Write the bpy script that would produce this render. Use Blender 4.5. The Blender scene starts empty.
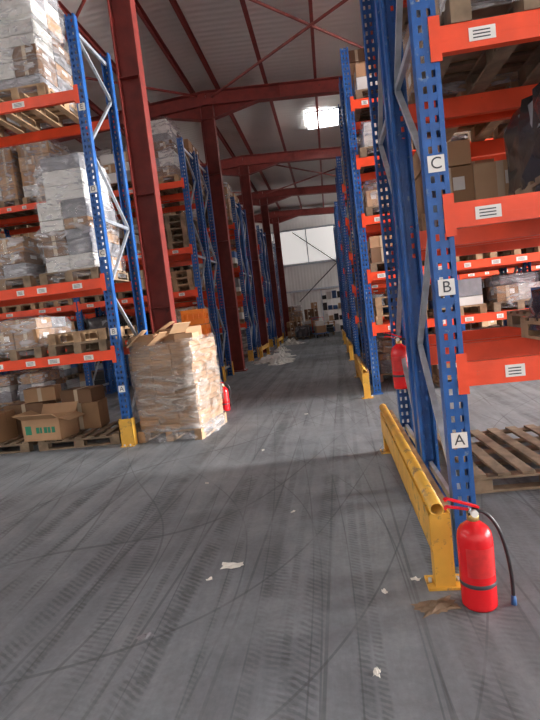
import bpy, math, random
from mathutils import Vector, Matrix
random.seed(7)
S=bpy.context.scene
COL=S.collection
# ---------------------------------------------------------------- materials
def nmat(name):
    m=bpy.data.materials.new(name); m.use_nodes=True
    nt=m.node_tree; b=nt.nodes['Principled BSDF']
    return m,nt,b
def N(nt,t,**k):
    n=nt.nodes.new(t)
    for a,v in k.items(): setattr(n,a,v)
    return n
def mat(name,c,rough=.5,metal=0,var=.25,scale=6,bump=0,dirt=None,dscale=3,dth=.55):
    m,nt,b=nmat(name)
    tc=N(nt,'ShaderNodeTexCoord')
    no=N(nt,'ShaderNodeTexNoise'); no.inputs['Scale'].default_value=scale; no.inputs['Detail'].default_value=6
    nt.links.new(tc.outputs['Object'],no.inputs['Vector'])
    r=N(nt,'ShaderNodeValToRGB')
    r.color_ramp.elements[0].position=.3; r.color_ramp.elements[1].position=.7
    r.color_ramp.elements[0].color=[x*(1-var) for x in c]+[1]
    r.color_ramp.elements[1].color=[min(1,x*(1+var)) for x in c]+[1]
    nt.links.new(no.outputs['Fac'],r.inputs['Fac'])
    out=r.outputs['Color']
    if dirt:
        n2=N(nt,'ShaderNodeTexNoise'); n2.inputs['Scale'].default_value=dscale; n2.inputs['Detail'].default_value=10; n2.inputs['Roughness'].default_value=.7
        nt.links.new(tc.outputs['Object'],n2.inputs['Vector'])
        r2=N(nt,'ShaderNodeValToRGB'); r2.color_ramp.elements[0].position=dth; r2.color_ramp.elements[1].position=dth+.08
        nt.links.new(n2.outputs['Fac'],r2.inputs['Fac'])
        mx=N(nt,'ShaderNodeMixRGB'); mx.inputs['Color2'].default_value=list(dirt)+[1]
        nt.links.new(r2.outputs['Color'],mx.inputs['Fac']); nt.links.new(out,mx.inputs['Color1']); out=mx.outputs['Color']
    nt.links.new(out,b.inputs['Base Color'])
    b.inputs['Roughness'].default_value=rough; b.inputs['Metallic'].default_value=metal
    if bump:
        bp=N(nt,'ShaderNodeBump'); bp.inputs['Strength'].default_value=bump; bp.inputs['Distance'].default_value=.02
        nt.links.new(no.outputs['Fac'],bp.inputs['Height']); nt.links.new(bp.outputs['Normal'],b.inputs['Normal'])
    return m
BLUE=mat('rack_blue_paint',(.014,.095,.33),.4,0,.25,8,dirt=(.16,.24,.36),dscale=14,dth=.60)
ORANGE=mat('rack_orange_paint',(.86,.075,.02),.42,0,.15,4,dirt=(.45,.10,.05),dscale=12,dth=.66)
GALV=mat('galvanised_steel',(.48,.53,.60),.38,.5,.2,10)
REDBR=mat('red_oxide_steel',(.18,.024,.019),.55,0,.25,5,dirt=(.09,.02,.016),dscale=5,dth=.6)
YEL=mat('guard_yellow_paint',(.76,.42,.06),.45,0,.15,5,dirt=(.28,.18,.08),dscale=9,dth=.55)
WOOD=mat('pallet_wood',(.36,.23,.13),.8,0,.4,7,.3)
WOODD=mat('pallet_wood_weathered',(.22,.155,.10),.85,0,.4,7,.3)
CB=[mat('cardboard_a',(.44,.26,.14),.75,0,.12,3),mat('cardboard_b',(.34,.195,.10),.75,0,.12,3),mat('cardboard_c',(.52,.34,.20),.75,0,.12,3),mat('cardboard_dark',(.20,.11,.06),.8,0,.15,3)]
WHITEB=mat('white_carton',(.66,.65,.62),.6,0,.08,3)
GREYB=mat('grey_goods',(.22,.22,.24),.6,0,.3,5)
BLACK=mat('black_plastic',(.02,.02,.023),.35,0,.3,6)
DARKF=mat('dark_stretch_film',(.05,.045,.05),.22,0,.5,5,.6)
TAPE=mat('packing_tape',(.58,.47,.33),.3,0,.05,3)
LABEL=mat('white_label',(.78,.76,.72),.5,0,.05,5)
INK=mat('label_ink',(.05,.05,.06),.6,0,.05,5)
GREEN=mat('green_print',(.02,.22,.12),.6,0,.05,5)
RED=mat('extinguisher_red',(.75,.012,.018),.22,0,.05,4)
BRASS=mat('brass_valve',(.55,.38,.15),.3,.9,.1,8)
PAPER=mat('litter_paper',(.74,.72,.66),.7,0,.1,8)
OCRATE=mat('orange_crate_plastic',(.95,.24,.02),.4,0,.1,4)
YCRATE=mat('yellow_crate_plastic',(.90,.50,.05),.4,0,.1,4)
BLUEG=mat('blue_goods',(.05,.14,.35),.5,0,.2,5)
def film(name,col,lo,hi,sc=(2.2,2.2,7),ns=1.3,rough=.15):
    m,nt,b=nmat(name)
    tc=N(nt,'ShaderNodeTexCoord'); mp=N(nt,'ShaderNodeMapping'); mp.inputs['Scale'].default_value=sc; mp.inputs['Rotation'].default_value=(.5,.35,.2)
    no=N(nt,'ShaderNodeTexNoise'); no.inputs['Scale'].default_value=ns; no.inputs['Detail'].default_value=4; no.inputs['Distortion'].default_value=1.6; no.inputs['Roughness'].default_value=.5
    nt.links.new(tc.outputs['Object'],mp.inputs['Vector']); nt.links.new(mp.outputs['Vector'],no.inputs['Vector'])
    r=N(nt,'ShaderNodeMapRange'); r.inputs['From Min'].default_value=.42; r.inputs['From Max'].default_value=.68; r.inputs['To Min'].default_value=lo; r.inputs['To Max'].default_value=hi
    nt.links.new(no.outputs['Fac'],r.inputs['Value'])
    tr=N(nt,'ShaderNodeBsdfTransparent'); mx=N(nt,'ShaderNodeMixShader')
    b.inputs['Base Color'].default_value=list(col)+[1]; b.inputs['Roughness'].default_value=rough; b.inputs['Specular IOR Level'].default_value=1.0
    bp=N(nt,'ShaderNodeBump'); bp.inputs['Strength'].default_value=.9; bp.inputs['Distance'].default_value=.04
    nt.links.new(no.outputs['Fac'],bp.inputs['Height']); nt.links.new(bp.outputs['Normal'],b.inputs['Normal'])
    nt.links.new(r.outputs['Result'],mx.inputs[0]); nt.links.new(tr.outputs[0],mx.inputs[1]); nt.links.new(b.outputs[0],mx.inputs[2])
    nt.links.new(mx.outputs[0],nt.nodes['Material Output'].inputs['Surface'])
    return m
FILM=film('stretch_film',(.60,.60,.63),.10,.62)
FILMT=film('stretch_film_clear',(.50,.45,.41),.12,.60,(1.2,1.2,3.5),2.2,.10)
def emis(name,c,s):
    m,nt,b=nmat(name); b.inputs['Base Color'].default_value=(.8,.8,.8,1)
    b.inputs['Emission Color'].default_value=list(c)+[1]; b.inputs['Emission Strength'].default_value=s
    return m
# ---------------------------------------------------------------- mesh builder
class MB:
    def __init__(s): s.v=[];s.f=[];s.mi=[];s.sm=[];s.mats=[]
    def _m(s,m):
        if m not in s.mats: s.mats.append(m)
        return s.mats.index(m)
    def add(s,vs,fs,m,smooth=False):
        o=len(s.v); s.v+= [tuple(v) for v in vs]; k=s._m(m)
        for f in fs: s.f.append([i+o for i in f]); s.mi.append(k); s.sm.append(smooth)
    def box(s,c,d,m,rz=0,M=None):
        x,y,z=d[0]/2,d[1]/2,d[2]/2
        vs=[Vector(p) for p in ((-x,-y,-z),(x,-y,-z),(x,y,-z),(-x,y,-z),(-x,-y,z),(x,-y,z),(x,y,z),(-x,y,z))]
        if rz: R=Matrix.Rotation(rz,3,'Z'); vs=[R@v for v in vs]
        if M is not None: vs=[M@v for v in vs]
        vs=[v+Vector(c) for v in vs]
        s.add(vs,[(0,3,2,1),(4,5,6,7),(0,1,5,4),(1,2,6,5),(2,3,7,6),(3,0,4,7)],m)
    def b2(s,x0,x1,y0,y1,z0,z1,m): s.box(((x0+x1)/2,(y0+y1)/2,(z0+z1)/2),(x1-x0,y1-y0,z1-z0),m)
    def bar(s,p1,p2,w,h,m,up=(0,0,1)):
        p1=Vector(p1);p2=Vector(p2);d=(p2-p1);L=d.length;d.normalize()
        u=Vector(up)
        if abs(d.dot(u))>.99: u=Vector((0,1,0))
        a=d.cross(u).normalized(); c=a.cross(d).normalized()
        M=Matrix((d,a,c)).transposed()
        s.box((p1+p2)/2,(L,w,h),m,M=M)
    def tube(s,pts,r,m,n=10,caps=True):
        pts=[Vector(p) for p in pts]; rs=r if isinstance(r,(list,tuple)) else [r]*len(pts)
        vs=[];pa=None
        for i,p in enumerate(pts):
            t=(pts[min(i+1,len(pts)-1)]-pts[max(i-1,0)]).normalized()
            if pa is None: pa=t.orthogonal().normalized()
            a=(pa-t*pa.dot(t)).normalized(); pa=a; b=t.cross(a)
            for k in range(n):
                q=2*math.pi*k/n; vs.append(p+(a*math.cos(q)+b*math.sin(q))*rs[i])
        fs=[]
        for i in range(len(pts)-1):
            for k in range(n):
                fs.append((i*n+k,i*n+(k+1)%n,(i+1)*n+(k+1)%n,(i+1)*n+k))
        s.add(vs,fs,m,True)
        if caps:
            o=len(s.v)-len(vs); k=s._m(m)
            s.f.append([o+i for i in range(n)][::-1]); s.mi.append(k); s.sm.append(False)
            s.f.append([o+(len(pts)-1)*n+i for i in range(n)]); s.mi.append(k); s.sm.append(False)
    def lathe(s,prof,c,m,n=28):
        vs=[];fs=[]
        for r,z in prof:
            for k in range(n):
                q=2*math.pi*k/n; vs.append((c[0]+r*math.cos(q),c[1]+r*math.sin(q),c[2]+z))
        for i in range(len(prof)-1):
            for k in range(n): fs.append((i*n+k,i*n+(k+1)%n,(i+1)*n+(k+1)%n,(i+1)*n+k))
        s.add(vs,fs,m,True)
    def mesh(s,name):
        me=bpy.data.meshes.new(name); me.from_pydata(s.v,[],s.f)
        for m in s.mats: me.materials.append(m)
        me.polygons.foreach_set('material_index',s.mi); me.polygons.foreach_set('use_smooth',s.sm)
        me.update(); return me
    def obj(s,name,loc=(0,0,0),rz=0,bevel=0): return inst(s.mesh(name+'_mesh'),name,loc,rz,bevel)
def inst(me,name,loc=(0,0,0),rz=0,bevel=0,parent=None):
    o=bpy.data.objects.new(name,me); COL.objects.link(o); o.location=loc; o.rotation_euler=(0,0,rz)
    if bevel:
        b=o.modifiers.new('bevel','BEVEL'); b.width=bevel; b.segments=2; b.limit_method='ANGLE'
    if parent: o.parent=parent
    return o
# ---------------------------------------------------------------- shell
XL,XR,YB,YF=-22,16,-7,32.3
XRG=-2.72; SL=.06
def zraf(x): return 7.2-SL*abs(x-XRG)     # underside of rafter
def floor_mat():
    m,nt,b=nmat('concrete_floor'); L=nt.links.new
    tc=N(nt,'ShaderNodeTexCoord')
    def noise(sc,det,vec=None,dist=0,rough=.6):
        n=N(nt,'ShaderNodeTexNoise'); n.inputs['Scale'].default_value=sc; n.inputs['Detail'].default_value=det; n.inputs['Distortion'].default_value=dist; n.inputs['Roughness'].default_value=rough
        L(vec if vec else tc.outputs['Object'],n.inputs['Vector']); return n.outputs['Fac']
    def ramp(src,p0,c0,p1,c1):
        r=N(nt,'ShaderNodeValToRGB'); r.color_ramp.elements[0].position=p0; r.color_ramp.elements[1].position=p1
        r.color_ramp.elements[0].color=list(c0)+[1]; r.color_ramp.elements[1].color=list(c1)+[1]; L(src,r.inputs['Fac']); return r
    base=ramp(noise(.55,8,rough=.65),.3,(.180,.200,.220),.72,(.305,.33,.352)).outputs['Color']
    def mul(a,bb,f):
        x=N(nt,'ShaderNodeMixRGB',blend_type='MULTIPLY'); x.inputs['Fac'].default_value=f; L(a,x.inputs['Color1']); L(bb,x.inputs['Color2']); return x.outputs['Color']
    base=mul(base,ramp(noise(30,5),.3,(.7,.7,.7),.7,(1,1,1)).outputs['Color'],.55)
    base=mul(base,ramp(noise(2.2,9,dist=.6,rough=.75),.40,(.6,.6,.6),.6,(1,1,1)).outputs['Color'],.4)
    mps=N(nt,'ShaderNodeMapping'); mps.inputs['Scale'].default_value=(3.2,.35,1); mps.inputs['Rotation'].default_value=(0,0,.12); L(tc.outputs['Object'],mps.inputs['Vector'])
    base=mul(base,ramp(noise(1.4,7,mps.outputs['Vector'],.5,.7),.38,(.58,.59,.60),.6,(1,1,1)).outputs['Color'],.5)
    def tracks(rot,scale,ysc,dist,pos,wid,tread,f,prev,off=0,lo=.42):
        mp=N(nt,'ShaderNodeMapping'); mp.inputs['Rotation'].default_value=(0,0,rot); mp.inputs['Scale'].default_value=(1,ysc,1); mp.inputs['Location'].default_value=(off,off,0)
        L(tc.outputs['Object'],mp.inputs['Vector'])
        w=N(nt,'ShaderNodeTexWave',wave_type='BANDS',bands_direction='X'); w.inputs['Scale'].default_value=scale; w.inputs['Distortion'].default_value=dist; w.inputs['Detail'].default_value=0; w.inputs['Detail Scale'].default_value=1
        L(mp.outputs['Vector'],w.inputs['Vector'])
        r=N(nt,'ShaderNodeValToRGB'); e=r.color_ramp.elements; e[0].position=pos-wid; e[0].color=(0,0,0,1); e[1].position=pos+wid; e[1].color=(0,0,0,1)
        k=e.new(pos-wid*.6); k.color=(1,1,1,1); k=e.new(pos+wid*.6); k.color=(1,1,1,1)
        L(w.outputs['Fac'],r.inputs['Fac']); msk=r.outputs['Color']
        if tread:
            mp2=N(nt,'ShaderNodeMapping'); mp2.inputs['Rotation'].default_value=(0,0,rot+.5); L(tc.outputs['Object'],mp2.inputs['Vector'])
            t=N(nt,'ShaderNodeTexWave',wave_type='BANDS',bands_direction='Y'); t.inputs['Scale'].default_value=tread; t.inputs['Distortion'].default_value=2.2; t.inputs['Detail Scale'].default_value=2.5; L(mp2.outputs['Vector'],t.inputs['Vector'])
            rt=ramp(t.outputs['Fac'],.3,(.3,.3,.3),.7,(1,1,1)); msk=mul(msk,rt.outputs['Color'],1)
            msk=mul(msk,ramp(noise(9,5),.32,(.3,.3,.3),.55,(1,1,1)).outputs['Color'],1)
        br=ramp(noise(.9,5),lo,(0,0,0),lo+.16,(1,1,1)); msk=mul(msk,br.outputs['Color'],1)
        sc=N(nt,'ShaderNodeMath',operation='MULTIPLY'); L(msk,sc.inputs[0]); sc.inputs[1].default_value=f
        x=N(nt,'ShaderNodeMixRGB'); L(sc.outputs[0],x.inputs['Fac']); L(prev,x.inputs['Color1']); x.inputs['Color2'].default_value=(.05,.056,.062,1); return x.outputs['Color']
    base=tracks(.12,.22,.22,2.2,.5,.16,9,.62,base,0,.36)
    base=tracks(-.22,.17,.3,3.0,.55,.14,9,.55,base,3.3,.38)
    base=tracks(.02,.3,.15,2.5,.45,.12,10,.52,base,9.3,.36)
    base=tracks(-.05,.37,.2,3.2,.5,.10,11,.48,base,14.3,.36)
    base=tracks(.3,.33,.18,4.0,.5,.035,0,.5,base,1.1,.36)
    base=tracks(-.1,.45,.3,7.0,.4,.03,0,.48,base,7.1,.36)
    base=tracks(.75,.25,.6,7.0,.5,.02,0,.5,base,5.1,.34)
    base=tracks(-.5,.3,.6,8.0,.5,.02,0,.45,base,2.7,.36)
    L(base,b.inputs['Base Color'])
    rr=N(nt,'ShaderNodeMapRange'); rr.inputs['To Min'].default_value=.45; rr.inputs['To Max'].default_value=.78; L(noise(1.5,6),rr.inputs['Value']); L(rr.outputs['Result'],b.inputs['Roughness'])
    bp=N(nt,'ShaderNodeBump'); bp.inputs['Strength'].default_value=.15; bp.inputs['Distance'].default_value=.01; L(noise(40,6),bp.inputs['Height']); L(bp.outputs['Normal'],b.inputs['Normal'])
    return m
def sheet(name,c,axis,scale,rough=.5):
    m,nt,b=nmat(name); tc=N(nt,'ShaderNodeTexCoord'); L=nt.links.new
    w=N(nt,'ShaderNodeTexWave',wave_type='BANDS',bands_direction=axis); w.inputs['Scale'].default_value=scale; L(tc.outputs['Object'],w.inputs['Vector'])
    no=N(nt,'ShaderNodeTexNoise'); no.inputs['Scale'].default_value=.5; no.inputs['Detail'].default_value=5; L(tc.outputs['Object'],no.inputs['Vector'])
    r=N(nt,'ShaderNodeValToRGB'); r.color_ramp.elements[0].position=.3; r.color_ramp.elements[1].position=.7
    r.color_ramp.elements[0].color=[x*.85 for x in c]+[1]; r.color_ramp.elements[1].color=list(c)+[1]
    L(no.outputs['Fac'],r.inputs['Fac']); L(r.outputs['Color'],b.inputs['Base Color'])
    bp=N(nt,'ShaderNodeBump'); bp.inputs['Strength'].default_value=.3; bp.inputs['Distance'].default_value=.03; L(w.outputs['Fac'],bp.inputs['Height']); L(bp.outputs['Normal'],b.inputs['Normal'])
    b.inputs['Roughness'].default_value=rough; return m
ROOF=sheet('roof_sheet',(.84,.82,.79),'Y',1.6)
WALLM=sheet('wall_sheet',(.82,.81,.80),'X',1.6)
WALLS=sheet('wall_sheet_side',(.74,.73,.72),'Y',1.6)
mb=MB(); mb.b2(XL,XR,YB,YF,-.2,0,floor_mat()); mb.obj('floor')
zt=lambda x: zraf(x)+.36+.20
mb=MB()
for xa,xb in ((XL,XRG),(XRG,XR)):
    za,zb=zt(xa),zt(xb); 
    vs=[(xa,YB,za),(xb,YB,zb),(xb,YF,zb),(xa,YF,za),(xa,YB,za+.08),(xb,YB,zb+.08),(xb,YF,zb+.08),(xa,YF,za+.08)]
    mb.add(vs,[(0,3,2,1),(4,5,6,7),(0,1,5,4),(1,2,6,5),(2,3,7,6),(3,0,4,7)],ROOF)
mb.obj('ceiling')
mb=MB(); mb.b2(XL,XR,YF,YF+.15,0,8,WALLM); mb.obj('wall_far')
mb=MB(); mb.b2(XL,XR,YB-.15,YB,0,8,WALLM); mb.obj('wall_near')
mb=MB(); mb.b2(XL-.15,XL,YB,YF,0,8,WALLS); mb.obj('wall_left')
mb=MB(); D1=(5.3,8.3); D2=(-3.5,1.0)
for a,b_ in ((YB,D2[0]),(D2[1],D1[0]),(D1[1],YF)): mb.b2(XR,XR+.15,a,b_,0,8,WALLS)
for a,b_ in (D1,D2): mb.b2(XR,XR+.15,a,b_,5.2,8,WALLS)
mb.obj('wall_right')
def area(name,loc,rot,sx,sy,p,col=(1,1,1)):
    l=bpy.data.lights.new(name,'AREA'); l.shape='RECTANGLE'; l.size=sx; l.size_y=sy; l.energy=p; l.color=col
    o=bpy.data.objects.new(name,l); COL.objects.link(o); o.location=loc; o.rotation_euler=rot; return o
area('daylight_door_1',(XR+.5,6.8,2.7),(0,math.radians(90),0),5,3,9500,(1,.97,.93))
area('daylight_door_2',(XR+.5,-1.2,2.7),(0,math.radians(90),0),5,4.4,1500,(.97,.98,1))
UPLIGHT=emis('added_uplight_glow',(1,.97,.93),23)  # glow of the unseen side-wall strips, added as uplight
k=1
for x,dx in ((XL+.02,1),(XR-.02,-1)):  # side strips added to brighten the ceiling, not known windows
    for y in (-4,2,11,17,23,29):
        mb=MB(); mb.b2(min(x,x+dx*.05),max(x,x+dx*.05),y-2,y+2,4.4,5.7,UPLIGHT)
        for q in (-2,-.67,.67,2): mb.b2(min(x,x+dx*.08),max(x,x+dx*.08),y+q-.04,y+q+.04,4.35,5.75,GALV)
        mb.b2(min(x,x+dx*.08),max(x,x+dx*.08),y-2,y+2,4.33,4.4,GALV); mb.b2(min(x,x+dx*.08),max(x,x+dx*.08),y-2,y+2,5.7,5.77,GALV)
        mb.obj('wall_glow_panel_%d'%k); k+=1
TRB=emis('translucent_wall_panel',(1,.97,.93),.5)
mb=MB()
for i in range(10):
    x=-9+2*i; mb.b2(x+.03,x+1.97,YF-.03,YF-.005,4.35,6.3,TRB); mb.b2(x-.03,x+.03,YF-.05,YF,4.3,6.35,GALV)
mb.obj('wall_glow_panel_%d'%k)
ROOFGLOW=emis('rooflight_and_fill',(1,.98,.95),17)
for (x,y) in ((.40,17.6),(-7,-1),(-9,3.5),(7.5,5.5),(8.0,11.5),(8.5,17.5),(9,23.5),(-11,11.5),(-12.5,17.5),(-12,23.5),(-8,29.3),(5,29.4)):  # first panel is a rooflight; the rest are unseen, added as fill light
    mb=MB(); z=zt(x)-.06; hl=.75 if abs(x)<1 else (1.0 if y>10 else 1.6); mb.b2(x-.5,x+.5,y-hl,y+hl,z,z+.03,ROOFGLOW)
    for s in (-1,1): mb.b2(x+s*.52-.02,x+s*.52+.02,y-hl,y+hl,z-.01,z+.03,GALV); mb.b2(x-.54,x+.54,y+s*hl-.02,y+s*hl+.02,z-.01,z+.03,GALV)
    mb.obj('roof_glow_panel')
# rafters
RYS=[2.3,8.3,14.3,20.3,26.3,32.0,-3.7]
mb=MB()
for xs in ((XRG,XL),(XRG,XR)):
    a,b_=xs
    za,zb=0,-SL*abs(b_-a)
    mb.bar((a,0,za+.01),(b_,0,zb+.01),.24,.022,REDBR); mb.bar((a,0,za+.35),(b_,0,zb+.35),.24,.022,REDBR)
    mb.bar((a,0,za+.18),(b_,0,zb+.18),.014,.33,REDBR)
    sgn=1 if b_>a else -1
    for i in range(1,9):
        x=a+sgn*i*2; mb.b2(x-.006,x+.006,-.11,.11,.02-SL*i*2,.34-SL*i*2,REDBR)
    vs=[(a+sgn*.2,-.006,-.0),(a+sgn*1.3,-.006,-.07),(a+sgn*.2,-.006,-.35),(a+sgn*.2,.006,0),(a+sgn*1.3,.006,-.07),(a+sgn*.2,.006,-.35)]
    mb.add(vs,[(0,1,2),(3,5,4),(0,3,4,1),(1,4,5,2),(0,2,5,3)],REDBR)
    mb.bar((a+sgn*.17,0,-.35),(a+sgn*1.4,0,-.08),.22,.018,REDBR)
me=mb.mesh('rafter_mesh')
for y in RYS: inst(me,'roof_rafter',(0,y,7.2))
mb=MB()
xs=[XRG+.35+1.3*k for k in range(14)]+[XRG-.35-1.3*k for k in range(15)]
for x in xs:
    z=zraf(x)+.37
    mb.b2(x-.03,x-.022,YB+.1,YF-.02,z,z+.17,REDBR); mb.b2(x-.03,x+.04,YB+.1,YF-.02,z,z+.008,REDBR); mb.b2(x-.03,x+.04,YB+.1,YF-.02,z+.165,z+.173,REDBR)
mb.obj('roof_purlins')
mb=MB()
for y0,y1 in ((8.3,14.3),(20.3,26.3),(2.3,8.3)):
    for xa,xb in ((XRG+.2,XRG+5.5),(XRG-5.5,XRG-.2)):
        mb.tube([(xa,y0+.15,zraf(xa)+.25),(xb,y1-.15,zraf(xb)+.25)],.03,REDBR,8)
        mb.tube([(xa,y1-.15,zraf(xa)+.17),(xb,y0+.15,zraf(xb)+.17)],.03,REDBR,8)
mb.obj('roof_bracing')
mb=MB()
for s in (-1,1): mb.b2(s*.17-.011,s*.17+.011,-.12,.12,.02,7.2,REDBR)
mb.b2(-.16,.16,-.007,.007,.02,7.2,REDBR)
for z in (1.8,3.6,5.4,6.85): mb.b2(-.16,.16,-.11,.11,z,z+.012,REDBR)
mb.b2(-.25,.25,-.19,.19,0,.025,REDBR)
for sx in (-.21,.21):
    for sy in (-.14,.14): mb.tube([(sx,sy,.02),(sx,sy,.07)],.014,GALV,6)
me=mb.mesh('column_mesh')
for y in (2.3,8.3,14.3,20.3,26.3,31.9): inst(me,'steel_column',(XRG,y,0))
mb=MB()
for x in (-20.5,15.6):
    for y in RYS:
        for s in (-1,1): mb.b2(x+s*.15-.01,x+s*.15+.01,y-.1,y+.1,0,zraf(x),REDBR)
        mb.b2(x-.14,x+.14,y-.006,y+.006,0,zraf(x),REDBR)
mb.obj('perimeter_columns')
mb=MB()
for z in (2.6,4.2,6.3): mb.b2(XL,XR,YF-.1,YF,z,z+.1,GALV)
for xa,xb in ((-1.8,3.2),(3.2,8.2)):
    mb.tube([(xa,YF-.15,2.0),(xb,YF-.15,6.2)],.03,INK,6); mb.tube([(xa,YF-.15,6.2),(xb,YF-.15,2.0)],.03,INK,6)
for x in (3.4,9): mb.b2(x-.12,x+.12,YF-.3,YF-.1,0,zraf(x),REDBR)
mb.obj('wall_girts_and_bracing')
# ---------------------------------------------------------------- racks
BAY=2.8; PH=5.4; FD=1.08
def post(mb,x,y,back):
    w=.06; s=-1 if back else 1
    y0=y; y1=y+s*.085
    for q in (-1,1):
        mb.b2(x+q*w-(.0 if q<0 else .003),x+q*w+(.003 if q<0 else 0),min(y0,y1),max(y0,y1),.01,PH,BLUE)
        mb.b2(min(x+q*w,x+q*(w-.018)),max(x+q*w,x+q*(w-.018)),y1-.0015,y1+.0015,.01,PH,BLUE)
    for a,b_ in ((-w,-.034),(-.014,.014),(.034,w)): mb.b2(x+a,x+b_,y0-.0015,y0+.0015,.01,PH,BLUE)
    z=.01
    fs=[];vs=[]
    while z<PH-.05:
        for a,b_ in ((-.034,-.014),(.014,.034)):
            o=len(vs); vs+=[(x+a,y0,z),(x+b_,y0,z),(x+b_,y0,z+.04),(x+a,y0,z+.04)]; fs.append((o,o+1,o+2,o+3))
        z+=.075
    mb.add(vs,fs,BLUE)
    mb.box((x,y+s*.04,.006),(.17,.15,.012),BLUE)
def rack_mesh(name,dirx,nb,levels,seed):
    rnd=random.Random(seed); mb=MB()
    X=[dirx*BAY*i for i in range(nb+1)]
    for x in X:
        post(mb,x,0,False); post(mb,x,FD,True)
        zs=[.25,1.15,2.05,2.95,3.85,4.75,5.25]
        for z in (zs[0],zs[-1],zs[3]): mb.bar((x,.05,z),(x,FD-.05,z),.03,.045,GALV)
        for i in range(6):
            ya,yb=(.05,FD-.05) if i%2==0 else (FD-.05,.05)
            mb.bar((x,ya,zs[i]),(x,yb,zs[i+1]),.028,.038,GALV,up=(1,0,0))
    for i in range(nb):
        xa,xb=sorted((X[i],X[i+1]))
        for z in levels:
            for yy,sg in ((.025,-1),(FD-.025,1)):
                mb.b2(xa+.063,xb-.063,yy-.025,yy+.025,z-.13,z,ORANGE)
                mb.b2(xa+.063,xb-.063,yy+sg*.025-.001,yy+sg*.025+.001,z-.075,z-.055,ORANGE)
                for xc in (xa+.045,xb-.045):
                    mb.b2(xc-.028,xc+.028,yy+sg*.031-.003,yy+sg*.031+.003,z-.17,z+.05,ORANGE)
            for t in (.10,.24,.40,.56,.70,.85):
                if rnd.random()<.8:
                    xc=xa+BAY*t+rnd.uniform(-.05,.05); wl=rnd.choice((.1,.13,.16))
                    mb.b2(xc-wl/2,xc+wl/2,-.003,-.0005,z-.1,z-.035,LABEL)
                    for q in range(3): mb.b2(xc-wl*.35,xc+wl*.3,-.004,-.003,z-.088+q*.016,z-.082+q*.016,INK)
    return mb.mesh(name)
LR=[1.12,1.96,2.84,3.74,4.62]; LL=[1.27,2.2,3.12,4.52]; LL1=[1.27,2.2,4.52]
RR=rack_mesh('rack_right_mesh',1,3,LR,1); RL=rack_mesh('rack_left_mesh',-1,4,LL,2); RL1=rack_mesh('rack_left_first_mesh',-1,3,LL1,3)
XR0=.62; XL0=-2.78
RY=[2.87,4.10,8.5,9.73,14.3,15.53,20.3,21.53,26.0]
LY=[6.42,11.12,12.36,17.12,18.36,23.12,24.36,28.8]
racks={}
for y in RY: racks[('R',y)]=inst(RR,'pallet_rack',(XR0,y,0))
for i,y in enumerate(LY): racks[('L',y)]=inst(RL1 if i==0 else RL,'pallet_rack',(XL0,y,0))
def letters(rk,items,px=0):
    for ch,z in items:
        mb=MB(); mb.box((px,-.003,z),(.085,.003,.085),LABEL); o=mb.obj('label_plate'); o.parent=rk
        c=bpy.data.curves.new('level_letter','FONT'); c.body=ch; c.size=.085; c.align_x='CENTER'; c.align_y='CENTER'; c.materials.append(INK)
        t=bpy.data.objects.new('level_letter',c); COL.objects.link(t); t.parent=rk; t.location=(px,-.006,z); t.rotation_euler=(math.pi/2,0,0)
letters(racks[('R',2.87)],(('A',.70),('B',1.53),('C',2.17)))
letters(racks[('L',6.42)],(('A',.75),('B',1.5),('C',2.5),('D',3.3),('E',4.3)))
# ---------------------------------------------------------------- pallets / loads
def pallet(mb,cx,cy,z,w=.8,d=1.2,m=WOOD):
    n=7
    for i in range(n):
        y=cy-d/2+.05+(d-.1)*i/(n-1); mb.box((cx,y,z+.133),(w,.095,.022),m)
    for x in (-w/2+.05,0,w/2-.05):
        mb.box((cx+x,cy,z+.111),(.1,d,.02),m)
        for y in (-d/2+.07,0,d/2-.07): mb.box((cx+x,cy+y,z+.06),(.1,.14,.08),m)
        mb.box((cx+x,cy,z+.01),(.1,d,.02),m)
def shell(mb,cx,cy,z0,w,d,h,m,rnd,bulge=.02,top=True,taper=0):
    n=32; rows=max(5,int(h/.1)); vs=[];fs=[]
    ph=rnd.uniform(0,6)
    for j in range(rows+1):
        t=j/rows; sc=1-taper*t*t
        for k in range(n):
            q=2*math.pi*k/n; c,s_=math.cos(q),math.sin(q)
            r=1/((abs(c)**9+abs(s_)**9)**(1/9))
            nz=rnd.uniform(-1,1)*bulge+math.sin(k*1.3+j*1.1+ph)*bulge*.6
            vs.append((cx+(w/2*sc+nz)*c*r,cy+(d/2*sc+nz)*s_*r,z0+h*t+rnd.uniform(-.01,.01)*(1 if j else 0)))
    for j in range(rows):
        for k in range(n): fs.append((j*n+k,j*n+(k+1)%n,(j+1)*n+(k+1)%n,(j+1)*n+k))
    if top:
        o=len(vs)
        for k in range(n):
            q=2*math.pi*k/n; vs.append((cx+w*.28*math.cos(q),cy+d*.28*math.sin(q),z0+h+rnd.uniform(-.02,.05)))
        for k in range(n): fs.append((rows*n+k,rows*n+(k+1)%n,o+(k+1)%n,o+k))
        fs.append(tuple(o+k for k in range(n)))
    mb.add(vs,fs,m,True)
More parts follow.
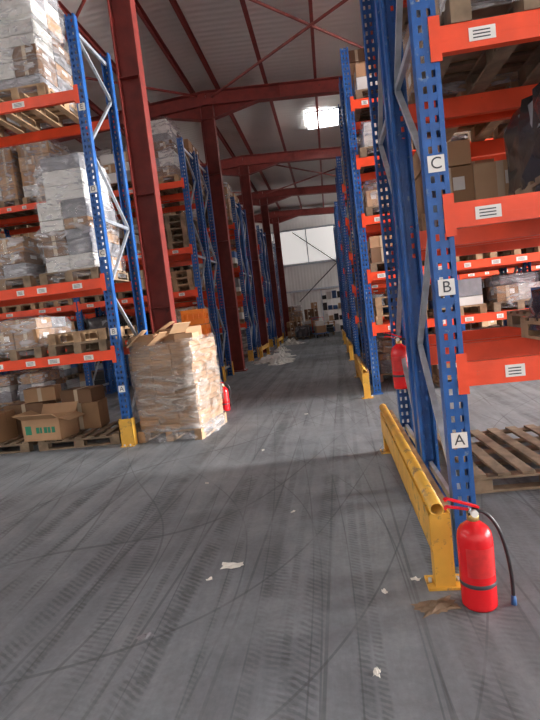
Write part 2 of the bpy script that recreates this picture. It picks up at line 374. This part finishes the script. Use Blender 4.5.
def cartons(mb,cx,cy,z0,w,d,h,rnd,pal,lh=(.2,.32),nx=2,ny=3,ragged=.5):
    z=z0
    while z<z0+h-.12:
        a=min(rnd.uniform(*lh),z0+h-z); 
        if z0+h-(z+a)<.1: a=z0+h-z
        last=(z+a>=z0+h-.02)
        for i in range(nx):
            for j in range(ny):
                if last and ragged and rnd.random()<ragged: continue
                bw,bd=w/nx,d/ny
                x=cx-w/2+bw*(i+.5)+rnd.uniform(-.006,.006); y=cy-d/2+bd*(j+.5)+rnd.uniform(-.006,.006)
                m=rnd.choice(pal); mb.box((x,y,z+a/2),(bw-.012,bd-.012,a-.008),m)
                if m in CB:
                    for sg in (-1,1):
                        mb.box((x,y+sg*(bd/2-.005),z+a*.5),(.05,.004,a-.01),TAPE)
                        if rnd.random()<.6: mb.box((x+bw*.2,y+sg*(bd/2-.004),z+a*.6),(bw*.22,.004,a*.3),LABEL)
                    if rnd.random()<.5: mb.box((x-bw/2+.005,y,z+a*.6),(.004,bd*.3,a*.3),LABEL)
                    if rnd.random()<.5: mb.box((x+bw/2-.005,y,z+a*.6),(.004,bd*.3,a*.3),LABEL)
        z+=a
def load(style,h,seed,w=.8,d=1.1):
    rnd=random.Random(seed); mb=MB(); pallet(mb,0,0,0,.8,1.1,rnd.choice((WOOD,WOODD))); zb=.146
    if style=='wrap': cartons(mb,0,0,zb,w-.06,d-.06,h,rnd,CB[:3]+[WHITEB],ragged=.3); shell(mb,0,0,.05,w-.02,d-.02,h+.09,FILM,rnd,.012)
    elif style=='wrapmix':
        cartons(mb,0,0,zb,w-.14,d-.14,h*.6,rnd,[GREYB,WHITEB,CB[1],CB[3]],(.12,.25),2,2,0); cartons(mb,.03,0,zb+h*.6,w-.26,d-.3,h*.38,rnd,[GREYB,WHITEB,CB[0]],(.15,.25),1,2,0)
        shell(mb,0,0,.05,w-.03,d-.03,h+.08,FILM,rnd,.03,True,.15)
    elif style=='boxes': cartons(mb,0,0,zb,w-.04,d-.04,h,rnd,CB,ragged=.45)
    elif style=='dark': cartons(mb,0,0,zb,w-.1,d-.1,h-.03,rnd,[BLACK,GREYB],ragged=0); shell(mb,0,0,.06,w-.02,d-.02,h+.1,DARKF,rnd,.03,True,.1)
    elif style=='mixed':
        cartons(mb,0,0,zb,w-.06,d-.06,h,rnd,[CB[0],CB[1],WHITEB,GREYB,BLUEG,BLACK,CB[2]],(.12,.3),2,2,.5)
    elif style=='pallets':
        z=.146
        while z<h: pallet(mb,rnd.uniform(-.02,.02),0,z,.8,1.1,rnd.choice((WOOD,WOODD))); z+=.146
    return mb.mesh('load_%s_mesh'%style)
NM={'wrap':'wrapped_pallet_load','wrapmix':'wrapped_pallet_load','boxes':'carton_pallet_load','dark':'dark_wrapped_pallet_load','mixed':'mixed_goods_pallet_load','pallets':'wooden_pallet_stack'}
def variants(h,seed,L): return [(s,load(s,h,seed+i)) for i,s in enumerate(L)]
V={'s':variants(.42,10,('wrap','wrapmix','boxes','dark','mixed','pallets','wrap','wrapmix','mixed')),'m':variants(.62,30,('wrap','wrapmix','boxes','dark','mixed','pallets','wrap','wrapmix','mixed')),'t':variants(1.25,50,('wrap','wrapmix','boxes','wrapmix','wrap'))}
def fill(row,y,x0,dirx,nb,levels,skip=.12,seed=0,mx=None):
    rnd=random.Random(seed)
    e=bpy.data.objects.new('stored_pallet_goods',None); COL.objects.link(e); e.location=(x0,y,0)
    for li,z in enumerate([0]+levels):
        nxt=(levels+[99])[li]; gap=nxt-z-.13-.16
        for b_ in range(nb):
            for s in range(3):
                if rnd.random()<(skip if z else .35): continue
                key='t' if gap>1.2 else ('m' if gap>.66 else 's')
                if key=='t' and rnd.random()<.15: key='m'
                st,me=rnd.choice(V[key]); 
                xx=dirx*(BAY*b_+.5+.9*s+rnd.uniform(-.02,.02))
                o=inst(me,NM[st]+'_unit',(xx,FD/2+rnd.uniform(-.04,.04),z),math.pi*rnd.randint(0,1),parent=e)
for i,y in enumerate(RY):
    if y<8: continue
    fill('R',y,XR0,1,3 if y<20 else 2,LR,.06,100+i)
for i,y in enumerate(LY):
    if y<8: continue
    fill('L',y,XL0,-1,4,LL,.1,200+i)
def put(st,h,seed,x,y,z,rz=0,w=.8,d=1.1,name=None): return inst(load(st,h,seed,w,d),name or NM[st],(x,y,z),rz)
yc=6.42+FD/2
put('wrapmix',1.5,301,-3.27,yc,2.2)
put('wrapmix',.55,302,-4.2,yc,2.2); put('wrap',.8,303,-5.08,yc,2.2)
put('wrapmix',1.55,304,-3.62,yc,4.52); put('wrap',1.4,305,-4.55,yc,4.52)
put('pallets',.15,306,-3.3,yc,1.27); put('wrapmix',.40,307,-4.2,yc,1.27); put('mixed',.35,308,-5.1,yc,1.27)
put('boxes',1.2,309,-6.1,yc,2.2); put('wrap',.4,310,-6.1,yc,1.27); put('wrap',1.2,311,-6.1,yc,4.52)
for (y,s0) in ((2.87,400),(4.10,450)):
    c=y+FD/2
    put('wrap',.52,s0+1,1.15,c,2.84); put('wrapmix',.5,s0+2,2.05,c,2.84); put('dark',.5,s0+3,2.93,c,2.84)
    put('wrapmix',.5,s0+11,1.15,c,3.74); put('wrap',.5,s0+12,2.05,c,3.74); put('boxes',.5,s0+13,2.93,c,3.74)
    put('wrap',1.1,s0+14,1.15,c,4.62); put('boxes',1.1,s0+15,2.05,c,4.62)
put('dark',.50,461,1.66,2.87+FD/2,1.96,0); put('boxes',.50,462,1.15,4.10+FD/2,1.96); put('wrap',.50,463,2.05,4.10+FD/2,1.96)
put('mixed',.2,464,2.05,4.10+FD/2,1.12); put('dark',.16,465,1.75,2.87+FD/2,1.12); put('dark',.46,466,2.65,2.87+FD/2,1.96)
put('mixed',.3,467,2.95,4.10+FD/2,1.12)
def epal(x,y,z,rz,w,d,m): 
    mb=MB(); pallet(mb,0,0,0,w,d,m); return mb.obj('wooden_pallet',(x,y,z),rz,.004)
epal(1.46,4.55,0,math.pi/2+.04,1.3,1.15,WOODD); epal(2.72,4.5,0,math.pi/2-.03,1.3,1.1,WOOD)
epal(-3.55,7.0,0,math.pi/2+.03,.95,1.15,WOODD); epal(-4.85,7.02,0,math.pi/2-.02,.95,1.2,WOODD)
def open_box(name,x,y,z,w,d,h,rz,m,pr=None,flap=.16):
    mb=MB(); t=.008
    mb.b2(-w/2,w/2,-d/2,-d/2+t,0,h,m); mb.b2(-w/2,w/2,d/2-t,d/2,0,h,m); mb.b2(-w/2,-w/2+t,-d/2,d/2,0,h,m); mb.b2(w/2-t,w/2,-d/2,d/2,0,h,m); mb.b2(-w/2,w/2,-d/2,d/2,0,t,m)
    mb.bar((0,-d/2,h),(0,-d/2-flap*.8,h+flap*.5),w-.02,t,m); mb.bar((0,d/2,h),(0,d/2+flap*.5,h+flap*.8),w-.02,t,m)
    mb.bar((w/2,0,h),(w/2+flap*.9,0,h-flap*.3),d-.02,t,m); mb.bar((-w/2,0,h),(-w/2-flap*.9,0,h+flap*.4),d-.02,t,m)
    if pr:
        for q,ww in enumerate((.05,.03,.05,.04,.05)): mb.b2(-.02+q*.06-w*.1,-.02+q*.06-w*.1+ww,-d/2-.002,-d/2,h*.35,h*.62,pr)
        mb.b2(-w*.42,-w*.26,-d/2-.002,-d/2,h*.3,h*.7,pr)
    return mb.obj(name,(x,y,z),rz)
open_box('open_cardboard_box',-4.0,6.70,.146,.58,.42,.30,-.1,CB[0],GREEN)
def cbox(x,y,z,w,d,h,rz,m):
    mb=MB(); mb.b2(-w/2,w/2,-d/2,d/2,0,h,m); mb.b2(-.03,.03,-d/2-.001,d/2+.001,-.0005,h+.001,TAPE); mb.b2(-w/2-.001,w/2+.001,-.003,.003,h*.5,h+.0015,CB[3])
    return mb.obj('cardboard_box',(x,y,z),rz,.005)
cbox(-3.75,7.25,.146,.55,.4,.38,.1,CB[1]); cbox(-3.75,7.25,.53,.5,.36,.2,-.1,CB[3]); cbox(-4.6,7.25,.146,.6,.4,.45,.05,CB[3]); cbox(-4.95,6.8,.146,.5,.4,.4,-.05,CB[1]); cbox(-4.4,7.3,.6,.45,.3,.2,.2,CB[0])
# big carton pallet in aisle: flat cartons in many thin layers, stretch wrapped
rnd=random.Random(5); mb=MB(); pallet(mb,0,0,0,.90,1.0,WOOD)
nl=16; lh=.070
for l in range(nl):
    sh=.010*math.sin(l*1.1)
    for i in range(3):
        for j in range(2):
            m=CB[rnd.choice((0,1,1,0))]
            x=-.285+.285*i+sh+rnd.uniform(-.005,.005); y=-.23+.46*j+rnd.uniform(-.008,.008)
            mb.box((x,y,.15+lh*l+lh/2),(.277,.45,lh-.005),m,rnd.uniform(-.01,.01))
            sy=-1 if j==0 else 1
            mb.box((x,y+sy*.2265,.15+lh*l+lh/2),(.26,.003,.004),CB[3])
zt_=.15+nl*lh
mb.box((-.27,-.2,zt_+.07),(.3,.42,.13),CB[0],.12); mb.box((.08,.1,zt_+.09),(.42,.42,.18),CB[1],-.15); mb.box((.3,-.22,zt_+.05),(.24,.3,.1),CB[2],.1)
mb.bar((-.44,-.42,zt_),(-.22,-.36,zt_+.2),.3,.01,CB[2]); mb.bar((-.1,-.42,zt_),(.12,-.47,zt_+.15),.24,.01,CB[0]); mb.bar((.2,-.3,zt_+.12),(.34,-.4,zt_+.24),.24,.01,CB[2])
mb.bar((-.3,.1,zt_+.13),(-.05,.15,zt_+.27),.3,.01,CB[0])
shell(mb,0,0,.02,.945,1.01,1.30,FILMT,rnd,.012,False)
shell(mb,0,0,.35,.960,1.03,.60,FILMT,rnd,.010,False)
shell(mb,0,0,.0,.97,1.04,.18,FILM,rnd,.022,False,.06)
mb.obj('wrapped_carton_pallet',(-2.17,6.93,0),-.13)
# crates
def crate(mb,z,C,ox=0):
    mb.b2(-.2+ox,.2+ox,-.3,.3,z,z+.02,C)
    for s in (-1,1):
        mb.b2(s*.2-.01+ox,s*.2+.01+ox,-.3,.3,z+.02,z+.1,C); mb.b2(s*.2-.01+ox,s*.2+.01+ox,-.3,.3,z+.2,z+.28,C)
        mb.b2(-.2+ox,.2+ox,s*.3-.01,s*.3+.01,z+.02,z+.1,C); mb.b2(-.2+ox,.2+ox,s*.3-.01,s*.3+.01,z+.2,z+.28,C)
        for q in (-.19,-.1,0,.1,.19): mb.b2(q-.012+ox,q+.012+ox,s*.3-.01,s*.3+.01,z+.02,z+.28,C)
        for q in (-.28,-.1,.1,.28): mb.b2(s*.2-.01+ox,s*.2+.01+ox,q-.012,q+.012,z+.02,z+.28,C)
    mb.b2(-.17+ox,.17+ox,-.27,.27,z+.02,z+.24,C)
mb=MB()
for l in range(6): crate(mb,l*.29,OCRATE if l!=3 else YCRATE,.01*math.sin(l*2))
mb.obj('orange_crate_stack',(-2.52,9.6,0),.1)
mb=MB()
for l in range(5): crate(mb,l*.29,YCRATE,.01*math.sin(l*2))
mb.obj('yellow_crate_stack',(-3.05,9.75,0),-.05)
# ---------------------------------------------------------------- fire extinguishers
def ext(name,loc,rz=0,hose='floor',sc=1):
    mb=MB(); R=.082
    prof=[(0,.012),(R*.8,.012),(R*.9,0),(R,.012),(R,.03),(R,.33),(R*.985,.345),(R*.93,.368),(R*.8,.388),(R*.55,.405),(.03,.415),(.026,.425),(0,.425)]
    mb.lathe(prof,(0,0,0),RED,32)
    mb.lathe([(R+.001,.115),(R+.003,.117),(R+.003,.133),(R+.001,.135)],(0,0,0),INK,32)
    vs=[];fs=[];n=10
    for i in range(n+1):
        q=math.radians(-140+100*i/n)
        for z in (.17,.31): vs.append(((R+.001)*math.cos(q),(R+.001)*math.sin(q),z))
    for i in range(n): fs.append((2*i,2*i+2,2*i+3,2*i+1))
    mb.add(vs,fs,mat('extinguisher_label_'+name,(.62,.03,.03),.3,0,.2,20),True)
    mb.lathe([(.026,.42),(.028,.425),(.028,.45),(.02,.455),(.02,.475),(0,.475)],(0,0,0),BRASS,16)
    mb.box((0,0,.462),(.05,.032,.03),BLACK)
    mb.bar((-.02,0,.476),(-.12,0,.50),.022,.008,RED); mb.bar((.03,0,.482),(-.115,0,.538),.024,.009,RED)
    mb.bar((-.115,0,.538),(-.13,0,.53),.024,.009,RED); mb.bar((-.12,0,.50),(-.13,0,.487),.022,.008,RED)
    mb.tube([(.0,-.016,.462),(.0,-.034,.462)],.017,LABEL,14); mb.tube([(-.02,-.012,.49),(-.02,-.035,.49),(-.03,-.04,.475)],.004,GALV,6)
    if hose=='floor': P=[(.02,0,.462),(.05,-.0,.455),(.085,-.005,.42),(.115,-.01,.36),(.135,-.015,.28),(.148,-.02,.19),(.152,-.025,.11),(.15,-.03,.046)]
    else: P=[(.02,0,.462),(.06,0,.46),(.1,0,.42),(.115,0,.34),(.1,0,.22),(.095,0,.12)]
    Q=[]
    for i in range(len(P)-1):
        a=Vector(P[max(i-1,0)]);b_=Vector(P[i]);c=Vector(P[i+1]);d=Vector(P[min(i+2,len(P)-1)])
        for k in range(5):
            t=k/5; Q.append(.5*((2*b_)+(c-a)*t+(2*a-5*b_+4*c-d)*t*t+(3*b_-a-3*c+d)*t**3))
    Q.append(Vector(P[-1])); mb.tube(Q,.009,BLACK,10)
    e=Vector(P[-1]); mb.tube([e,e+Vector((.0,0,-.02)),e+Vector((0,0,-.045))],[.011,.012,.014],BLACK if hose!='floor' else BLUEG,12)
    o=mb.obj(name,loc,rz); o.scale=(sc,)*3; return o
ext('fire_extinguisher',(.565,2.47,0),.1)
ext('fire_extinguisher',(.60,4.97,.66),-.4,'hang')
ext('fire_extinguisher',(-1.87,8.30,0),.3,'hang',.95)
# ---------------------------------------------------------------- yellow guards
def guard(L):
    mb=MB()
    for y in (0,L):
        s=1 if y==0 else -1
        mb.b2(-.05,.05,y-.005,y+.005,.012,.40,YEL); mb.b2(-.05,-.042,min(y,y+s*.08),max(y,y+s*.08),.012,.40,YEL); mb.b2(.042,.05,min(y,y+s*.08),max(y,y+s*.08),.012,.40,YEL)
        mb.b2(-.09,.09,y-.02 if s>0 else y-.12,y+.12 if s>0 else y+.02,0,.012,YEL)
        for q in (-.07,.07): mb.tube([(q,y+s*.05,.01),(q,y+s*.05,.035)],.01,GALV,6)
    mb.b2(-.056,-.05,.0,L,.20,.40,YEL); mb.b2(-.056,-.01,.0,L,.395,.401,YEL); mb.b2(-.056,-.01,.0,L,.20,.206,YEL)
    n=14; vs=[];fs=[]
    for y in (-.04,L+.03):
        for r in (.036,.029):
            for k in range(n):
                q=2*math.pi*k/n; vs.append((-.02+r*math.cos(q),y,.438+r*math.sin(q)))
    for k in range(n):
        k2=(k+1)%n
        fs+=[(k,k2,2*n+k2,2*n+k),(n+k,3*n+k,3*n+k2,n+k2),(k,n+k,n+k2,k2),(2*n+k,2*n+k2,3*n+k2,3*n+k)]
    mb.add(vs,fs,YEL,True)
    mb.b2(.03,.06,.05,L-.05,.36,.42,WOOD)
    return mb.mesh('guard_mesh')
G=guard(2.6)
for y in (2.62,8.2,14.1,20.1): inst(G,'rack_end_guard',(.44,y,0))
mb=MB()
mb.b2(-.09,.09,-.02,-.014,0,.36,YEL); mb.b2(-.09,-.083,-.02,.09,0,.36,YEL); mb.b2(.083,.09,-.02,.09,0,.36,YEL); mb.b2(-.09,.09,-.06,-.014,0,.01,YEL)
mb.tube([(-.04,-.04,.005),(-.04,-.04,.03)],.01,GALV,6); mb.tube([(.04,-.04,.005),(.04,-.04,.03)],.01,GALV,6)
PG=mb.mesh('post_guard_mesh')
for y in LY:
    inst(PG,'post_guard',(XL0,y-.03,0)); 
    inst(PG,'post_guard',(XL0,y+FD+.03,0),math.pi)
mb=MB()
for y in (0,1.9): mb.b2(-.05,.05,y-.05,y+.05,0,.42,YEL); mb.b2(-.09,.09,y-.09,y+.09,0,.012,YEL)
mb.b2(-.03,.03,-.2,2.1,.28,.40,YEL)
BR=mb.mesh('floor_barrier_mesh'); inst(BR,'floor_barrier',(-2.3,21.6,0)); inst(BR,'floor_barrier',(-2.45,17.3,0))
# ---------------------------------------------------------------- end goods
for (st,h,sd,x,y) in (('boxes',1.0,501,-2.0,28.2),('mixed',.9,502,-1.1,28.6),('mixed',.4,504,-.3,28.0),('wrap',1.6,505,-2.0,30.2),('boxes',1.7,506,-1.1,30.3),('pallets',.6,507,-.2,30.9),('dark',.5,508,-1.5,26.9)):
    put(st,h,sd,x,y,0)
mb=MB()
for x in (-.55,.55):
    for y in (-.25,.25): mb.b2(x-.025,x+.025,y-.025,y+.025,0,2.5,GALV)
for z in (.1,.7,1.3,1.9,2.45): mb.b2(-.58,.58,-.28,.28,z,z+.03,WHITEB)
rnd=random.Random(9)
for z in (.13,.73,1.33,1.93):
    for q in range(4):
        h=rnd.uniform(.2,.42); x=-.42+.28*q; mb.b2(x-.12,x+.12,-.2,.2,z,z+h,rnd.choice((WHITEB,BLUEG,CB[0],BLACK,CB[2])))
mb.obj('shelving_unit',(.15,29.0,0))
mb=MB(); mb.b2(-.35,.35,-.55,.55,.2,.24,BLUEG)
for sx in (-.28,.28):
    for sy in (-.45,.45): mb.tube([(sx-.02,sy,.09),(sx+.02,sy,.09)],.09,BLACK,14); mb.b2(sx-.03,sx+.03,sy-.03,sy+.03,.15,.2,GALV)
mb.tube([(-.3,.53,.22),(-.3,.6,1.0),(.3,.6,1.0),(.3,.53,.22)],.018,RED,8)
mb.b2(-.25,.2,-.4,.3,.24,.6,CB[1]); mb.b2(-.2,.15,-.3,.2,.6,.85,WHITEB)
mb.obj('platform_trolley',(-.6,26.6,0),.2)
# ---------------------------------------------------------------- litter
def scrap(name,x,y,s,seed,m=PAPER,hgt=.02,n=5,rz=0):
    rnd=random.Random(seed); vs=[];fs=[]
    for j in range(n+1):
        for i in range(n+1):
            ex=1+rnd.uniform(-.25,.25)
            fall=min(i,n-i,j,n-j)/(n/2) if n>5 else 1
            vs.append(((i/n-.5)*s*ex,(j/n-.5)*s*.6*ex,.002+rnd.uniform(.2,1)*hgt*(fall if n>5 else rnd.random())))
    for j in range(n):
        for i in range(n): a=j*(n+1)+i; fs.append((a,a+1,a+n+2,a+n+1))
    mb=MB(); mb.add(vs,fs,m); return mb.obj(name,(x,y,0),rz)
for i,(x,y,s) in enumerate(((-.75,2.98,.12),(-1.06,2.31,.08),(.035,2.01,.045),(.13,2.61,.04),(.30,2.72,.05),(-.86,2.83,.035),(-.43,3.77,.04),(-.9,5.6,.05),(-1.3,4.6,.04),(-.5,7.4,.05))):
    scrap('paper_scrap',x,y,s,i,PAPER if i!=1 else GREYB,.015,4,i*.7)
scrap('crumpled_dust_sheet',.36,2.46,.19,77,WOODD,.03,8,.3)
for i,(x,y,s,h) in enumerate(((-1.95,16.0,1.2,.35),(-1.6,15.2,.7,.2),(-2.0,20.0,.8,.3),(-1.9,23.4,1.0,.4),(-1.75,17.2,.8,.3))):
    scrap('crumpled_plastic_film',x,y,s,90+i,WHITEB,h,12,i)
# ---------------------------------------------------------------- world + camera
w=bpy.data.worlds.new('world'); S.world=w; w.use_nodes=True
w.node_tree.nodes['Background'].inputs[0].default_value=(.75,.85,1,1); w.node_tree.nodes['Background'].inputs[1].default_value=1.0
cam=bpy.data.cameras.new('camera'); co=bpy.data.objects.new('camera',cam); COL.objects.link(co)
cam.sensor_fit='VERTICAL'; cam.sensor_height=36; cam.sensor_width=27; cam.lens=26; cam.clip_end=200
r=Vector((.9867,.1140,-.1146)).normalized(); f=Vector((-.1244,.9882,-.0886)); f=(f-r*f.dot(r)).normalized(); u=r.cross(f)
M=Matrix((r,u,-f)).transposed().to_4x4(); M.translation=(0,0,1.5); co.matrix_world=M
S.camera=co
S.view_settings.view_transform='Standard'
